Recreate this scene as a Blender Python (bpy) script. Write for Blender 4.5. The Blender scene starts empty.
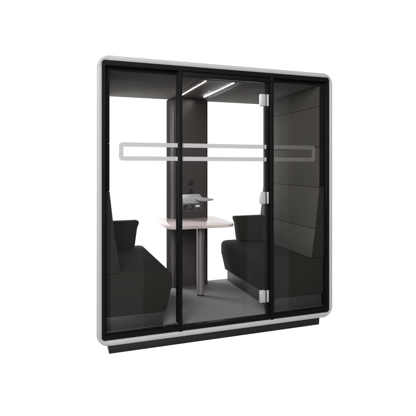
import bpy, bmesh, math
from mathutils import Vector, Matrix

sc = bpy.context.scene
C = sc.collection
TH = math.atan2(.686, 1.967)          # the booth is turned this far from the picture plane
CT, ST = math.cos(TH), math.sin(TH)
L0 = Vector((-.835, 3.218))           # front left bottom corner of the booth
Z0 = .076                             # plinth height: the frame's lower edge above the ground
EYE = 1.357 + Z0


def world(u, v, z=0.0):
    """booth coordinates (u along the front, v into the depth, z above the frame edge) -> world"""
    return Vector((L0.x + u * CT - v * ST, L0.y + u * ST + v * CT, z + Z0))


# ------------------------------------------------------------------ materials
def mat(name, col, rough=.5, metal=0.0, spec=.5, noise=0.0, nscale=40, bump=0.0, bscale=600, emit=None,
        estr=0.0, coat=0.0, aniso=None, col2=None):
    m = bpy.data.materials.new(name)
    m.use_nodes = True
    nt = m.node_tree
    b = nt.nodes['Principled BSDF']
    b.inputs['Base Color'].default_value = (*col, 1)
    b.inputs['Roughness'].default_value = rough
    b.inputs['Metallic'].default_value = metal
    b.inputs['Specular IOR Level'].default_value = spec
    b.inputs['Coat Weight'].default_value = coat
    if emit:
        b.inputs['Emission Color'].default_value = (*emit, 1)
        b.inputs['Emission Strength'].default_value = estr
    tc = nt.nodes.new('ShaderNodeTexCoord')
    src = tc.outputs['Object']
    if aniso:
        mp = nt.nodes.new('ShaderNodeMapping')
        mp.inputs['Scale'].default_value = aniso
        nt.links.new(src, mp.inputs['Vector'])
        src = mp.outputs['Vector']
    if noise or col2:
        n = nt.nodes.new('ShaderNodeTexNoise')
        n.inputs['Scale'].default_value = nscale
        n.inputs['Detail'].default_value = 4
        nt.links.new(src, n.inputs['Vector'])
        r = nt.nodes.new('ShaderNodeValToRGB')
        r.color_ramp.elements[0].position = .36
        r.color_ramp.elements[1].position = .64
        c2 = col2 or tuple(min(1, c * (1 + noise)) for c in col)
        c1 = col if col2 else tuple(c * (1 - noise) for c in col)
        r.color_ramp.elements[0].color = (*c1, 1)
        r.color_ramp.elements[1].color = (*c2, 1)
        nt.links.new(n.outputs['Fac'], r.inputs['Fac'])
        nt.links.new(r.outputs['Color'], b.inputs['Base Color'])
    if bump:
        n2 = nt.nodes.new('ShaderNodeTexNoise')
        n2.inputs['Scale'].default_value = bscale
        n2.inputs['Detail'].default_value = 2
        nt.links.new(src, n2.inputs['Vector'])
        bp = nt.nodes.new('ShaderNodeBump')
        bp.inputs['Strength'].default_value = bump
        bp.inputs['Distance'].default_value = .002
        nt.links.new(n2.outputs['Fac'], bp.inputs['Height'])
        nt.links.new(bp.outputs['Normal'], b.inputs['Normal'])
    return m


M = {}
M['shell'] = mat('white_shell', (.93, .93, .93), .45)
M['frame'] = mat('grey_powder_coat', (.53, .532, .54), .5, noise=.015, nscale=25, bump=.05, bscale=900)
M['black'] = mat('black_powder_coat', (.0068, .0071, .008), .6, spec=.1, noise=.1, nscale=30, bump=.08, bscale=900)
M['plinth'] = mat('black_plinth_board', (.021, .0215, .023), .5, spec=.4, noise=.08, nscale=30)
M['seal'] = mat('black_rubber', (.008, .0075, .0075), .85, spec=.08)
M['trim'] = mat('casing_and_unlit_ends', (.0062, .0054, .0046), .8, spec=.12, noise=.1, nscale=200)  # casing brown; panel and ceiling ends carry their shade in it
M['fabric'] = mat('charcoal_fabric', (.0250, .0232, .0204), .95, spec=.08, noise=.09, nscale=420, bump=.1, bscale=500)
M['panel'] = mat('charcoal_felt', (.057, .0535, .0485), .95, spec=.15, noise=.08, nscale=380, bump=.1, bscale=500)
M['ceiling'] = mat('grey_ceiling_felt', (.17, .160, .147), .9, spec=.2, noise=.05, nscale=300)
M['module'] = mat('dark_ceiling_board', (.046, .038, .037), .5, spec=.4)
M['column'] = mat('dark_laminate', (.054, .0465, .0445), .33, spec=.45, noise=.04, nscale=120)
M['kick'] = mat('slate_base_board', (.033, .0335, .037), .5, spec=.4, noise=.05, nscale=60)
M['carpet'] = mat('grey_carpet', (.125, .123, .127), 1, spec=.1, nscale=190, bump=.7, bscale=300,
                  col2=(.32, .314, .324))
M['table'] = mat('white_laminate', (.72, .635, .62), .07, spec=.25)
M['edge'] = mat('white_table_edge', (.70, .68, .68), .4)
M['steel'] = mat('satin_steel', (.36, .32, .32), .4, metal=.6, noise=.04, nscale=60, aniso=(1, 1, .05))
M['hinge'] = mat('brushed_aluminium', (.66, .66, .665), .4, metal=.3, noise=.05, nscale=90, aniso=(8, 8, 1))
M['profile'] = mat('corner_reflection_grey', (.17, .16, .165), .45, metal=.2, noise=.05, nscale=60)  # grey of the column corner's reflection, put into a strip
M['handle'] = mat('grey_metal_handle', (.37, .37, .375), .4, metal=.2, noise=.03, nscale=90)
M['plastic'] = mat('black_plastic', (.020, .019, .020), .35)
M['plate'] = mat('dark_grey_plate', (.075, .070, .068), .45)
M['socket'] = mat('socket_insert', (.045, .045, .047), .35)
M['white_pl'] = mat('white_plastic', (.75, .75, .75), .35)
M['led'] = mat('led_diffuser', (.9, .9, .9), .4, emit=(1, .93, .90), estr=95)


def glass(name, tint=(.97, .97, .965)):
    m = bpy.data.materials.new(name)
    m.use_nodes = True
    nt = m.node_tree
    nt.nodes.remove(nt.nodes['Principled BSDF'])
    out = nt.nodes['Material Output']
    tr = nt.nodes.new('ShaderNodeBsdfTransparent')
    tr.inputs['Color'].default_value = (*tint, 1)
    gl = nt.nodes.new('ShaderNodeBsdfGlossy')
    gl.inputs['Roughness'].default_value = .0
    lw = nt.nodes.new('ShaderNodeLayerWeight')
    pw = nt.nodes.new('ShaderNodeMath'); pw.operation = 'POWER'; pw.inputs[1].default_value = 5
    ml = nt.nodes.new('ShaderNodeMath'); ml.operation = 'MULTIPLY_ADD'
    ml.inputs[1].default_value = .7; ml.inputs[2].default_value = .022
    mx = nt.nodes.new('ShaderNodeMixShader')
    nt.links.new(lw.outputs['Facing'], pw.inputs[0])
    nt.links.new(pw.outputs[0], ml.inputs[0])
    nt.links.new(ml.outputs[0], mx.inputs['Fac'])
    nt.links.new(tr.outputs[0], mx.inputs[1])
    nt.links.new(gl.outputs[0], mx.inputs[2])
    nt.links.new(mx.outputs[0], out.inputs['Surface'])
    return m


def film(name, opacity, col):
    m = bpy.data.materials.new(name)
    m.use_nodes = True
    nt = m.node_tree
    nt.nodes.remove(nt.nodes['Principled BSDF'])
    out = nt.nodes['Material Output']
    tr = nt.nodes.new('ShaderNodeBsdfTransparent')
    df = nt.nodes.new('ShaderNodeBsdfDiffuse'); df.inputs['Color'].default_value = (*col, 1)
    mx = nt.nodes.new('ShaderNodeMixShader'); mx.inputs['Fac'].default_value = opacity
    nt.links.new(tr.outputs[0], mx.inputs[1])
    nt.links.new(df.outputs[0], mx.inputs[2])
    nt.links.new(mx.outputs[0], out.inputs['Surface'])
    return m


M['glass'] = glass('clear_glass', (.992, .992, .992))
M['film'] = film('frosted_film', .82, (.62, .61, .615))
M['film_dim'] = film('dim_frosted_film', .075, (.62, .60, .61))  # same film; the right bay's dimmer light put into its opacity


# ------------------------------------------------------------------ mesh helpers
def bev(bm, w, seg=2, only=None):
    if w > 0:
        e = [x for x in bm.edges if (only is None or only(x))]
        bmesh.ops.bevel(bm, geom=e, offset=w, segments=seg, profile=.5, affect='EDGES', clamp_overlap=True)


def join(bm, other):
    me = bpy.data.meshes.new('tmp')
    other.to_mesh(me)
    other.free()
    bm.from_mesh(me)
    bpy.data.meshes.remove(me)


def box(bm, u0, u1, v0, v1, z0, z1, b=0.0, seg=2):
    t = bmesh.new()
    bmesh.ops.create_cube(t, size=1)
    for x in t.verts:
        x.co = Vector(((u0 + u1) / 2 + x.co.x * (u1 - u0), (v0 + v1) / 2 + x.co.y * (v1 - v0),
                       (z0 + z1) / 2 + x.co.z * (z1 - z0)))
    bev(t, b, seg)
    join(bm, t)
    return bm


def prism(bm, pts, a0, a1, axis='v', b=0.0, seg=2):
    """polygon extruded along an axis: axis v -> pts are (u,z); axis z -> pts are (u,v)"""
    t = bmesh.new()

    def mk(p, a):
        return Vector((p[0], a, p[1])) if axis == 'v' else Vector((p[0], p[1], a))
    lo = [t.verts.new(mk(p, a0)) for p in pts]
    hi = [t.verts.new(mk(p, a1)) for p in pts]
    t.faces.new(lo)
    t.faces.new(list(reversed(hi)))
    n = len(pts)
    for i in range(n):
        t.faces.new((lo[i], hi[i], hi[(i + 1) % n], lo[(i + 1) % n]))
    bmesh.ops.recalc_face_normals(t, faces=t.faces)
    bev(t, b, seg)
    join(bm, t)
    return bm


def tube(bm, p0, p1, r0, r1=None, n=28, b=0.0):
    r1 = r0 if r1 is None else r1
    p0, p1 = Vector(p0), Vector(p1)
    d = p1 - p0
    t = bmesh.new()
    bmesh.ops.create_cone(t, cap_ends=True, segments=n, radius1=r0, radius2=r1, depth=d.length)
    if b:
        bev(t, b, 2, lambda e: any(len(f.verts) > 4 for f in e.link_faces))
    q = Vector((0, 0, 1)).rotation_difference(d.normalized())
    bmesh.ops.transform(t, matrix=Matrix.Translation((p0 + p1) / 2) @ q.to_matrix().to_4x4(), verts=t.verts)
    join(bm, t)
    return bm


def rrect(u0, u1, z0, z1, r, n=10):
    """rounded rectangle outline, with an equal number of points whatever the radius"""
    pts = []
    for cx, cz, a in ((u1 - r, z1 - r, 0), (u0 + r, z1 - r, 90), (u0 + r, z0 + r, 180), (u1 - r, z0 + r, 270)):
        for i in range(n + 1):
            t = math.radians(a + 90 * i / n)
            pts.append((cx + r * math.cos(t), cz + r * math.sin(t)))
    return pts


def ring(bm, outer, inner, profile, closed=True, rng=None):
    """loft between two outlines; profile = list of (share from outer to inner, v)"""
    t = bmesh.new()
    idx = list(rng) if rng else list(range(len(outer)))
    rows = []
    for i in idx:
        o, q = outer[i % len(outer)], inner[i % len(inner)]
        rows.append([t.verts.new((o[0] + (q[0] - o[0]) * f, v, o[1] + (q[1] - o[1]) * f)) for f, v in profile])
    m = len(profile)
    cnt = len(rows) if rng is None else len(rows) - 1
    for i in range(cnt):
        a, b_ = rows[i], rows[(i + 1) % len(rows)]
        for j in range(m):
            k = (j + 1) % m
            t.faces.new((a[j], a[k], b_[k], b_[j]))
    if rng is not None:
        t.faces.new(rows[0])
        t.faces.new(list(reversed(rows[-1])))
    bmesh.ops.recalc_face_normals(t, faces=t.faces)
    join(bm, t)
    return bm


def obj(name, bm, m, parent, label=None, smooth=35, org=None):
    if org is not None:
        bmesh.ops.translate(bm, verts=bm.verts, vec=-Vector(org))
    me = bpy.data.meshes.new(name)
    bm.to_mesh(me)
    bm.free()
    for p in me.polygons:
        p.use_smooth = True
    me.set_sharp_from_angle(angle=math.radians(smooth))
    me.materials.append(m)
    o = bpy.data.objects.new(name, me)
    C.objects.link(o)
    o.parent = parent
    if label:
        o['label'] = label
    return o


def thing(name, label, cat, u, v, z, group=None):
    o = bpy.data.objects.new(name, None)
    o.empty_display_size = .1
    C.objects.link(o)
    o.location = world(u, v, z)
    o.rotation_euler = (0, 0, TH)
    o['label'] = label
    o['category'] = cat
    if group:
        o['group'] = group
    return o


W, H, D = 2.083, 2.203, 1.335
B = bmesh.new

# ================================================================== the booth
booth = thing('meeting_booth', 'large white meeting booth with a light grey rounded frame, black posts and a glass front',
              'meeting booth', 0, 0, -Z0)
ORG = (0, 0, -Z0)      # booth meshes are written in booth coordinates, origin at the plinth's foot


def bo(name, bm, m, parent=None, label=None, smooth=35):
    if parent is None or parent is booth:
        return obj(name, bm, m, booth, label, smooth, ORG)
    return obj(name, bm, m, parent, label, smooth, ORG)


def frame_pieces(bm, v_face, v_back, s):
    """light grey trim ring in eight pieces (four corners, four bars) with hairline joints; s = -1 faces front"""
    outer = rrect(0, W, 0, H, .098)
    inner = rrect(.041, W - .030, .042, H - .038, .026)
    r = .011
    prof = [(0, v_back)]
    for i in range(6):                                   # rounded outer arris
        a = math.radians(90 * i / 5)
        prof.append(((1 - math.cos(a)) * r / .041, v_face - s * r * (1 - math.sin(a))))
    prof += [(.60, v_face), (.66, v_face - s * .0015), (.93, v_face - s * .004), (1.0, v_face - s * .009), (1.0, v_back)]
    n = 11
    g = .0015
    for k in range(4):
        i0 = k * n
        ring(bm, outer, inner, prof, rng=range(i0, i0 + n))
        # straight bar from the end of this corner to the start of the next, stopped short by a hairline
        a, b_ = i0 + n - 1, (i0 + n) % 44
        def cut(path, other):
            p, q = Vector(path[a]), Vector(path[b_])
            d = (q - p).normalized()
            return [tuple(p + d * g), tuple(q - d * g)]
        o2, i2 = cut(outer, inner), cut(inner, outer)
        ring(bm, o2, i2, prof, rng=range(0, 2))


bm = B(); frame_pieces(bm, 0, .034, -1)
bo('front_frame', bm, M['frame'], label='light grey rounded frame edge around the glass front', smooth=25)
bm = B(); frame_pieces(bm, D, D - .034, 1)
bo('rear_frame', bm, M['frame'], smooth=25)
bm = B()
ring(bm, rrect(.003, W - .003, .003, H - .003, .095), rrect(.024, W - .020, .024, H - .022, .07),
     [(0, .0345), (0, D - .0345), (1, D - .0345), (1, .0345)])
bo('shell', bm, M['shell'], label='white outer shell, sides and top', smooth=25)
# dark inner casing between shell and lining
bm = B()
box(bm, .0245, .0395, .0595, 1.30, .0535, 2.10)
bo('inner_casing', bm, M['trim'])
bm = B(); box(bm, 2.0445, 2.0575, .0595, 1.30, .0535, 2.10)
bo('inner_casing', bm, M['trim'])
bm = B(); box(bm, .0275, 2.055, .062, 1.298, .0275, .052)
bo('floor_board', bm, M['trim'])
bm = B(); box(bm, .0405, 2.0435, .064, 1.310, .0525, .062, .003)
cp = bo('carpet_floor', bm, M['carpet'])
bm = B()
prism(bm, [(.088, -.0005), (W - .106, -.0005), (W - .112, -Z0), (.098, -Z0)], .045, D - .045, 'v', .004)
bo('plinth', bm, M['plinth'], label='recessed black plinth under the frame')

# black window frame behind the grey ring
bm = B()
ring(bm, rrect(.0415, W - .0305, .0425, H - .0385, .0255), rrect(.0665, W - .0555, .078, H - .077, .010),
     [(0, .012), (.12, .006), (.86, .006), (1, .012), (1, .058), (0, .058)])
wf = bo('window_frame', bm, M['black'])
for a, b_ in ((.0668, .637), (1.4855, 2.027)):
    bm = B(); box(bm, a, b_, .040, .0575, .0785, .0865, .0015)
    bo('glazing_bead', bm, M['seal'], wf)
    bm = B(); box(bm, a + .0002, b_, .052, .0612, .0872, .0925, .0015)
    bo('floor_track', bm, M['plate'], wf)
for k, (a, b_, d) in enumerate(((.638, .667, .098), (1.455, 1.484, .122))):
    bm = B(); box(bm, a, b_, -.004, .030, .0435, 2.1635, .0025)
    po = bo('post', bm, M['black'])
    bm = B(); box(bm, a + .002, b_ - .002, .0305, d, .094, 2.099, .002)
    bo('post_core', bm, M['seal'], po)
# rear posts and rear frame behind the column
bm = B()
ring(bm, rrect(.0415, W - .0305, .0425, H - .0385, .0255), rrect(.0665, W - .0372, .0605, H - .080, .010),
     [(0, D - .012), (1, D - .012), (1, D - .024), (0, D - .024)])
bo('rear_window_frame', bm, M['black'])

# glass panes with their frosted band
def bars(bm, u0, u1, v0, v1, z_lo, z_hi, w):
    box(bm, u0, u1, v0, v1, z_lo, z_lo + w)
    box(bm, u0, u1, v0, v1, z_hi - w, z_hi)


BZ0, BZ1, BW = 1.406, 1.548, .034


def band_end(bm, s, uend, uin, v0, v1):
    """one closed end of the rounded rectangle outline, opening at uin"""
    R, r = .030, .008
    def half(rad, off):
        p = []
        e = uend + s * off * -1
        z0_, z1_ = BZ0 + off, BZ1 - off
        p.append((uin, z1_))
        for i in range(9):
            a = math.radians(90 * i / 8)
            p.append((e - s * rad + s * rad * math.sin(a), z1_ - rad + rad * math.cos(a)))
        for i in range(9):
            a = math.radians(90 * i / 8)
            p.append((e - s * rad + s * rad * math.cos(a), z0_ + rad - rad * math.sin(a)))
        p.append((uin, z0_))
        return p
    o, q = half(R, 0), half(r, BW)
    ring(bm, o, q, [(0, v0), (0, v1), (1, v1), (1, v0)], rng=range(len(o)))


def pane(name, u0, u1, z0, z1, label):
    bm = B(); box(bm, u0, u1, .0300, .0380, z0, z1)
    return bo(name, bm, M['glass'], label=label)


gl = pane('glass_pane', .0672, .6450, .0873, 2.1255, 'left fixed glass pane')
bm = B(); band_end(bm, -1, .1705, .6365, .0285, .0297)
bo('frosted_band', bm, M['film'], gl)
gr = pane('glass_pane', 1.4780, 2.0272, .0873, 2.1255, 'right fixed glass pane')
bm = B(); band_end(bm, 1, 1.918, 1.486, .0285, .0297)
bo('frosted_band', bm, M['film_dim'], gr)
door = pane('glass_door', .6682, 1.452, .0790, 2.083, 'hinged middle glass door')
bm = B()
bars(bm, .672, 1.402, .0285, .0297, BZ0, BZ1, BW)
bars(bm, 1.409, 1.428, .0285, .0297, BZ0, BZ1, BW)
bo('frosted_band', bm, M['film'], door)
bm = B()
box(bm, .6675, 1.4545, .016, .052, 2.0840, 2.1245, .003)
bo('door_header', bm, M['black'], wf)
bm = B()
box(bm, .6675, 1.4545, .016, .052, .0430, .0775, .003)
bo('door_threshold', bm, M['black'], wf)
bm = B(); box(bm, 1.427, 1.4545, .033, .046, .0785, 2.0835, .001)
bo('door_seal', bm, M['seal'], door)
for z0_, z1_ in ((1.882, 1.984), (1.040, 1.141), (.190, .292)):
    bm = B()
    box(bm, 1.369, 1.4175, .0205, .0295, z0_, z1_, .0025)
    box(bm, 1.369, 1.4175, .0385, .0500, z0_, z1_, .0025)
    h = bo('hinge', bm, M['hinge'], door)
    bm = B(); box(bm, 1.4285, 1.4495, .0205, .0325, z0_, z1_, .0025)
    bo('hinge_leaf', bm, M['hinge'], door)
    bm = B(); tube(bm, (1.423, .0255, z0_ + .003), (1.423, .0255, z1_ - .003), .0062)
    bo('hinge_pin', bm, M['plastic'], door)
# lever handle: long plate cut at an angle at its free end, round neck, tapering lever
bm = B()
prism(bm, [(.669, 1.062), (.812, 1.062), (.834, 1.078), (.834, 1.116), (.818, 1.135), (.669, 1.135)], .010, .0295, 'v', .003)
prism(bm, [(.669, 1.062), (.812, 1.062), (.834, 1.078), (.834, 1.116), (.818, 1.135), (.669, 1.135)], .0385, .052, 'v', .003)
bo('handle_plate', bm, M['handle'], door)
bm = B()
tube(bm, (.790, .010, 1.100), (.790, -.004, 1.100), .0190, b=.002)
tube(bm, (.790, -.004, 1.100), (.790, -.040, 1.100), .0115, b=.001)
lv = B()
prism(lv, [(.778, 1.092), (.790, 1.086), (.835, 1.081), (.905, 1.086), (.916, 1.092), (.914, 1.099), (.850, 1.1105),
           (.800, 1.1155), (.782, 1.112)], -.052, -.036, 'v', .004, 3)
join(bm, lv)
bo('handle_lever', bm, M['handle'], door)

# rear glass
for a, b_ in ((.067, .859), (1.2938, 2.044)):
    bm = B(); box(bm, a, b_, 1.3155, 1.3215, .0612, 2.0995)
    bo('rear_glass', bm, M['glass'])

# ceiling
bm = B()
box(bm, .0400, 2.0440, .0630, 1.305, 2.1008, 2.150, .002)
ce = bo('ceiling', bm, M['ceiling'])
bm = B(); box(bm, .0440, 2.0400, .0590, .0625, 2.0985, 2.150)
bo('ceiling_end_dark', bm, M['trim'], ce)  # unlit front end of the ceiling, darkened by colour
bm = B(); box(bm, .862, 1.262, .125, 1.285, 2.0935, 2.1005, .002)
bo('ceiling_board', bm, M['module'], ce)
for u in (.924, 1.183):
    bm = B(); box(bm, u - .0029, u + .0029, .17, .985, 2.0905, 2.0932, .001)
    bo('light_strip', bm, M['led'], ce)
bm = B(); box(bm, 1.266, 1.276, .40, .95, 2.0970, 2.1004)
bo('air_slot', bm, M['plastic'], ce)
bm = B(); tube(bm, (1.105, .60, 2.0930), (1.105, .60, 2.0850), .011, .007, b=.002)
bo('sensor', bm, M['white_pl'], ce)

# side linings: flat upholstered panels with open joints
for s, (a, b_) in enumerate(((.0400, .1035), (1.9820, 2.0440))):
    for z0_, z1_ in ((1.172, 1.5385), (1.5415, 1.9085), (1.9115, 2.0975)):
        bm = B()
        box(bm, a, b_, .0625, 1.192, z0_, z1_, .0025)
        wp = bo('wall_panel', bm, M['panel'])
        bm = B()
        box(bm, a + .002, b_ - .002, .0595, .0622, z0_ + .0015, z1_ - .0015, .001)
        bo('panel_end_dark', bm, M['trim'], wp)  # sheet on the panel's near end, its unlit look put into the colour

# technical column at the back
CU0, CU1, CV0, CV1 = .866, 1.289, 1.178, 1.314
pts = []
for cx, cy, a in ((CU1 - .012, CV0 + .012, -90),):
    for i in range(5):
        t = math.radians(a + 90 * i / 4)
        pts.append((cx + .012 * math.cos(t), cy + .012 * math.sin(t)))
pts += [(CU1, CV1), (CU0, CV1)]
for i in range(9):
    t = math.radians(180 + 90 * i / 8)
    pts.append((CU0 + .010 + .010 * math.cos(t), CV0 + .010 + .010 * math.sin(t)))
bm = B(); prism(bm, pts, .0625, 2.0930, 'z')
col = bo('service_column', bm, M['column'], label='dark laminate column between the two rear windows')
for a, b_ in ((CU0 - .006, CU0 + .012), (CU1 - .012, CU1 + .004)):
    bm = B(); box(bm, a, b_, CV1 - .001, D - .013, .0625, 2.093, .001)
    bo('column_post', bm, M['black'], col)
bm = B(); box(bm, CU1 - .010, CU1 - .0005, CV0 - .0030, CV0 - .0005, .0635, 2.0925, .001)
bo('edge_trim', bm, M['seal'], col)
# pale strip painted in for the corner's reflection; black board keeps the side dark
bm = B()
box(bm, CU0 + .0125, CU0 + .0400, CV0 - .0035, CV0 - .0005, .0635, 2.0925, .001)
bo('corner_reflection', bm, M['profile'], col)  # strip standing in for the corner's reflection, not a metal profile
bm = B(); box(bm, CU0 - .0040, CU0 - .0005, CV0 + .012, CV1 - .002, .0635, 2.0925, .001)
bo('side_dark_board', bm, M['seal'], col)
for z in (1.181, 1.085):
    bm = B()
    t = bmesh.new()
    o_ = [(math.cos(i * math.pi / 18), math.sin(i * math.pi / 18)) for i in range(36)]
    ring(bm, [(1.089 + .033 * x, z + .033 * y) for x, y in o_], [(1.089 + .025 * x, z + .025 * y) for x, y in o_],
         [(0, CV0 - .0005), (.1, CV0 - .005), (.8, CV0 - .005), (1, CV0 - .0005)])
    kn = bo('round_vent', bm, M['plastic'], col)
    bm = B(); tube(bm, (1.089, CV0 - .0008, z), (1.089, CV0 - .0035, z), .0245, b=.0012)
    bo('vent_cap', bm, M['plastic'], kn)
bm = B(); box(bm, .992, 1.232, CV0 - .006, CV0 - .0005, .872, .968, .002)
sp = bo('socket_panel', bm, M['plate'], col)
for k, u in enumerate((1.004, 1.073, 1.145)):
    bm = B()
    box(bm, u, u + .054, CV0 - .0095, CV0 - .0062, .888, .944, .0015)
    if k == 0:                      # two round power holes
        for du in (.018, .036):
            tube(bm, (u + du, CV0 - .0098, .915), (u + du, CV0 - .0110, .915), .004)
    so = obj('socket', bm, M['plastic'] if k == 0 else M['socket'], sp, None, 35, ORG) if k != 1 else \
        obj('socket', bm, M['plastic'], sp, 'socket with a raised grey insert', 35, ORG)
    if k == 1:
        q = B(); box(q, u + .013, u + .041, CV0 - .0120, CV0 - .0097, .902, .930, .001)
        obj('socket_insert', q, M['plate'], sp, None, 35, ORG)
    if k == 2:
        q = B(); box(q, u + .003, u + .051, CV0 - .0125, CV0 - .0097, .919, .9415, .001)
        obj('usb_port', q, M['white_pl'], sp, None, 35, ORG)
    if k == 0:
        q = B(); box(q, u + .033, u + .049, CV0 - .0125, CV0 - .0112, .900, .922, .001)
        obj('socket_insert', q, M['plate'], sp, None, 35, ORG)

# ================================================================== table
ZF = .0622
tb = thing('meeting_table', 'white table with rounded corners on one round steel leg, between the two benches',
           'table', 1.047, .77, ZF)
TO = (1.047, .77, ZF)
TU0, TU1, TV0, TV1 = .700, 1.388, .57, 1.300
pts = []
for cx, cy, a, r in ((TU1, TV0, -90, .125), ):
    for i in range(13):
        t = math.radians(a + 90 * i / 12)
        pts.append((cx - r + r * math.cos(t), cy + r + r * math.sin(t)))
pts += [(TU1 + .01, TV1), (CU1 + .003, TV1), (CU1 + .003, CV0 - .005), (CU0 - .006, CV0 - .005),
        (CU0 - .006, TV1), (TU0 - .01, TV1)]
for i in range(13):
    t = math.radians(180 + 90 * i / 12)
    r = .125
    pts.append((TU0 + r + r * math.cos(t), TV0 + r + r * math.sin(t)))
bm = B(); prism(bm, pts, .7700, .8000, 'z', .003)
obj('tabletop', bm, M['table'], tb, None, 35, TO)
bm = B()
tube(bm, (1.085, 0.81, ZF + .016), (1.085, 0.81, .7695), .0380, n=48)
obj('leg', bm, M['steel'], tb, None, 35, TO)
bm = B(); tube(bm, (1.085, 0.81, ZF + .0003), (1.085, 0.81, ZF + .0155), .0345, n=40, b=.002)
obj('foot_ring', bm, M['plastic'], tb, None, 35, TO)
bm = B(); box(bm, .967, 1.127, .69, .85, .7615, .7697, .002)
obj('mounting_plate', bm, M['plastic'], tb, None, 35, TO)


# ================================================================== benches
def bench(label, mirror):
    o = (.30, .66, ZF) if not mirror else (W - .30, .66, ZF)
    t = thing('bench', label, 'bench', o[0], o[1], o[2], 'upholstered benches facing the table')
    X = (lambda u: u) if not mirror else (lambda u: W - u + .002)

    def P(pts):
        return [(X(a), b_) for a, b_ in pts]

    def add(name, bm, m, par, label=None):
        return obj(name, bm, m, par, label, 40, o)
    # seat block: front face falls back towards the floor, soft top edge
    prof = [(.042, .528), (.545, .522), (.572, .517), (.590, .506), (.601, .488), (.605, .462), (.603, .380), (.597, .362), (.556, .190), (.042, .190)]
    bm = B(); prism(bm, P(prof), .085, 1.262, 'v', .007, 3)
    seat = add('seat', bm, M['fabric'], t)
    bm = B(); a, b_ = sorted((X(.052), X(.530)))
    box(bm, a, b_, .100, 1.255, ZF + .0005, .1885, .003)
    add('base', bm, M['kick'], t)
    # leaning backrest in two cushions
    bk = [(.530, .789, .187, .147), (.793, 1.169, .1462, .1045)]
    for z0_, z1_, ua, ub in bk:
        bm = B(); prism(bm, P([(.0425, z0_), (ua, z0_), (ub, z1_), (.0425, z1_)]), .0655, 1.190, 'v', .0045, 3)
        c_ = add('backrest', bm, M['panel'], t)
        bm = B(); prism(bm, P([(.044, z0_ + .004), (ua - .005, z0_ + .004), (ub - .005, z1_ - .004), (.044, z1_ - .004)]),
                        .0618, .0652, 'v', .001, 1)
        add('backrest_end_dark', bm, M['fabric'], c_)  # unlit end of the cushion, shade given by a darker colour
    # wing armrest across the far end, its free edge turned out at the top
    bm = B()
    wing = [(.110, .530), (.462, .530), (.470, .545), (.496, .735), (.512, .772), (.514, .796), (.502, .806), (.110, .806)]
    if mirror:
        wing = [(a - (.018 if a > .2 else 0), b_) for a, b_ in wing]
    prism(bm, P(wing), 1.085, 1.192, 'v', .010, 3)
    add('armrest', bm, M['fabric'], t)
    return t


bench('dark upholstered bench with leaning backrest against the left wall of the booth', False)
bench('dark upholstered bench with leaning backrest at the right wall of the booth', True)

# ================================================================== light
def area(name, loc, target, sx, sy, radiance, col=(1, 1, 1)):
    d = bpy.data.lights.new(name, 'AREA')
    d.shape = 'RECTANGLE'
    d.size, d.size_y = sx, sy
    d.energy = radiance * sx * sy * math.pi
    d.color = col
    o = bpy.data.objects.new(name, d)
    o.location = loc
    o.rotation_euler = (Vector(target) - Vector(loc)).to_track_quat('-Z', 'Y').to_euler()
    C.objects.link(o)
    return o


mid = world(1.04, .3, 1.1)
area('softbox_key', world(-2.6, -8.0, 4.3), mid, 4.5, 4.0, 16.5)
area('softbox_rear', world(-2.6, 4.6, 3.0), world(1.5, .6, .4), 2.6, 2.6, 18.0)
area('added_side_fill', world(-4.2, 3.2, 1.3), world(0, .8, 1.1), 5, 5, 4.2)  # lamp added out of view, brightens the left shell to white
# two tall dim strip softboxes behind the camera, mirrored in the glass
for a, b_, top, rad in ((.80, 1.50, 3.24, .22), (3.99, 5.11, 3.24, .24)):
    c_ = world((a + b_) / 2, -6, (top - 2.6) / 2)
    area('softbox_strip', c_, c_ + (world(0, 1) - world(0, 0)), b_ - a, top + 2.6, rad)

# added surround: white glow behind the booth, dim behind the camera for dark glass
w = bpy.data.worlds.new('World')
sc.world = w
w.use_nodes = True
nt = w.node_tree
bg = nt.nodes['Background']
tc = nt.nodes.new('ShaderNodeTexCoord')
sx = nt.nodes.new('ShaderNodeSeparateXYZ')
mr = nt.nodes.new('ShaderNodeMapRange')
mr.interpolation_type = 'SMOOTHSTEP'
mr.inputs['From Min'].default_value = .0
mr.inputs['From Max'].default_value = .40
mr.inputs['To Min'].default_value = .05
mr.inputs['To Max'].default_value = 1.25
nt.links.new(tc.outputs['Generated'], sx.inputs[0])
nt.links.new(sx.outputs['Y'], mr.inputs['Value'])
nt.links.new(mr.outputs['Result'], bg.inputs['Strength'])
bg.inputs['Color'].default_value = (1, 1, 1, 1)

# ================================================================== camera
cd = bpy.data.cameras.new('camera')
cam = bpy.data.objects.new('camera', cd)
C.objects.link(cam)
cam.location = (0, 0, EYE)
cam.rotation_euler = (math.radians(90), 0, 0)
cd.sensor_width = 36
cd.lens = 36 * 430 / 416
cd.shift_y = -(208 - 167) / 416
cd.clip_start = .05
cd.clip_end = 200
sc.camera = cam

sc.view_settings.view_transform = 'Standard'
sc.view_settings.look = 'None'
sc.view_settings.exposure = 0
sc.view_settings.gamma = 1
sc.cycles.max_bounces = 12
sc.cycles.transparent_max_bounces = 24
sc.cycles.diffuse_bounces = 5
sc.cycles.sample_clamp_indirect = 4
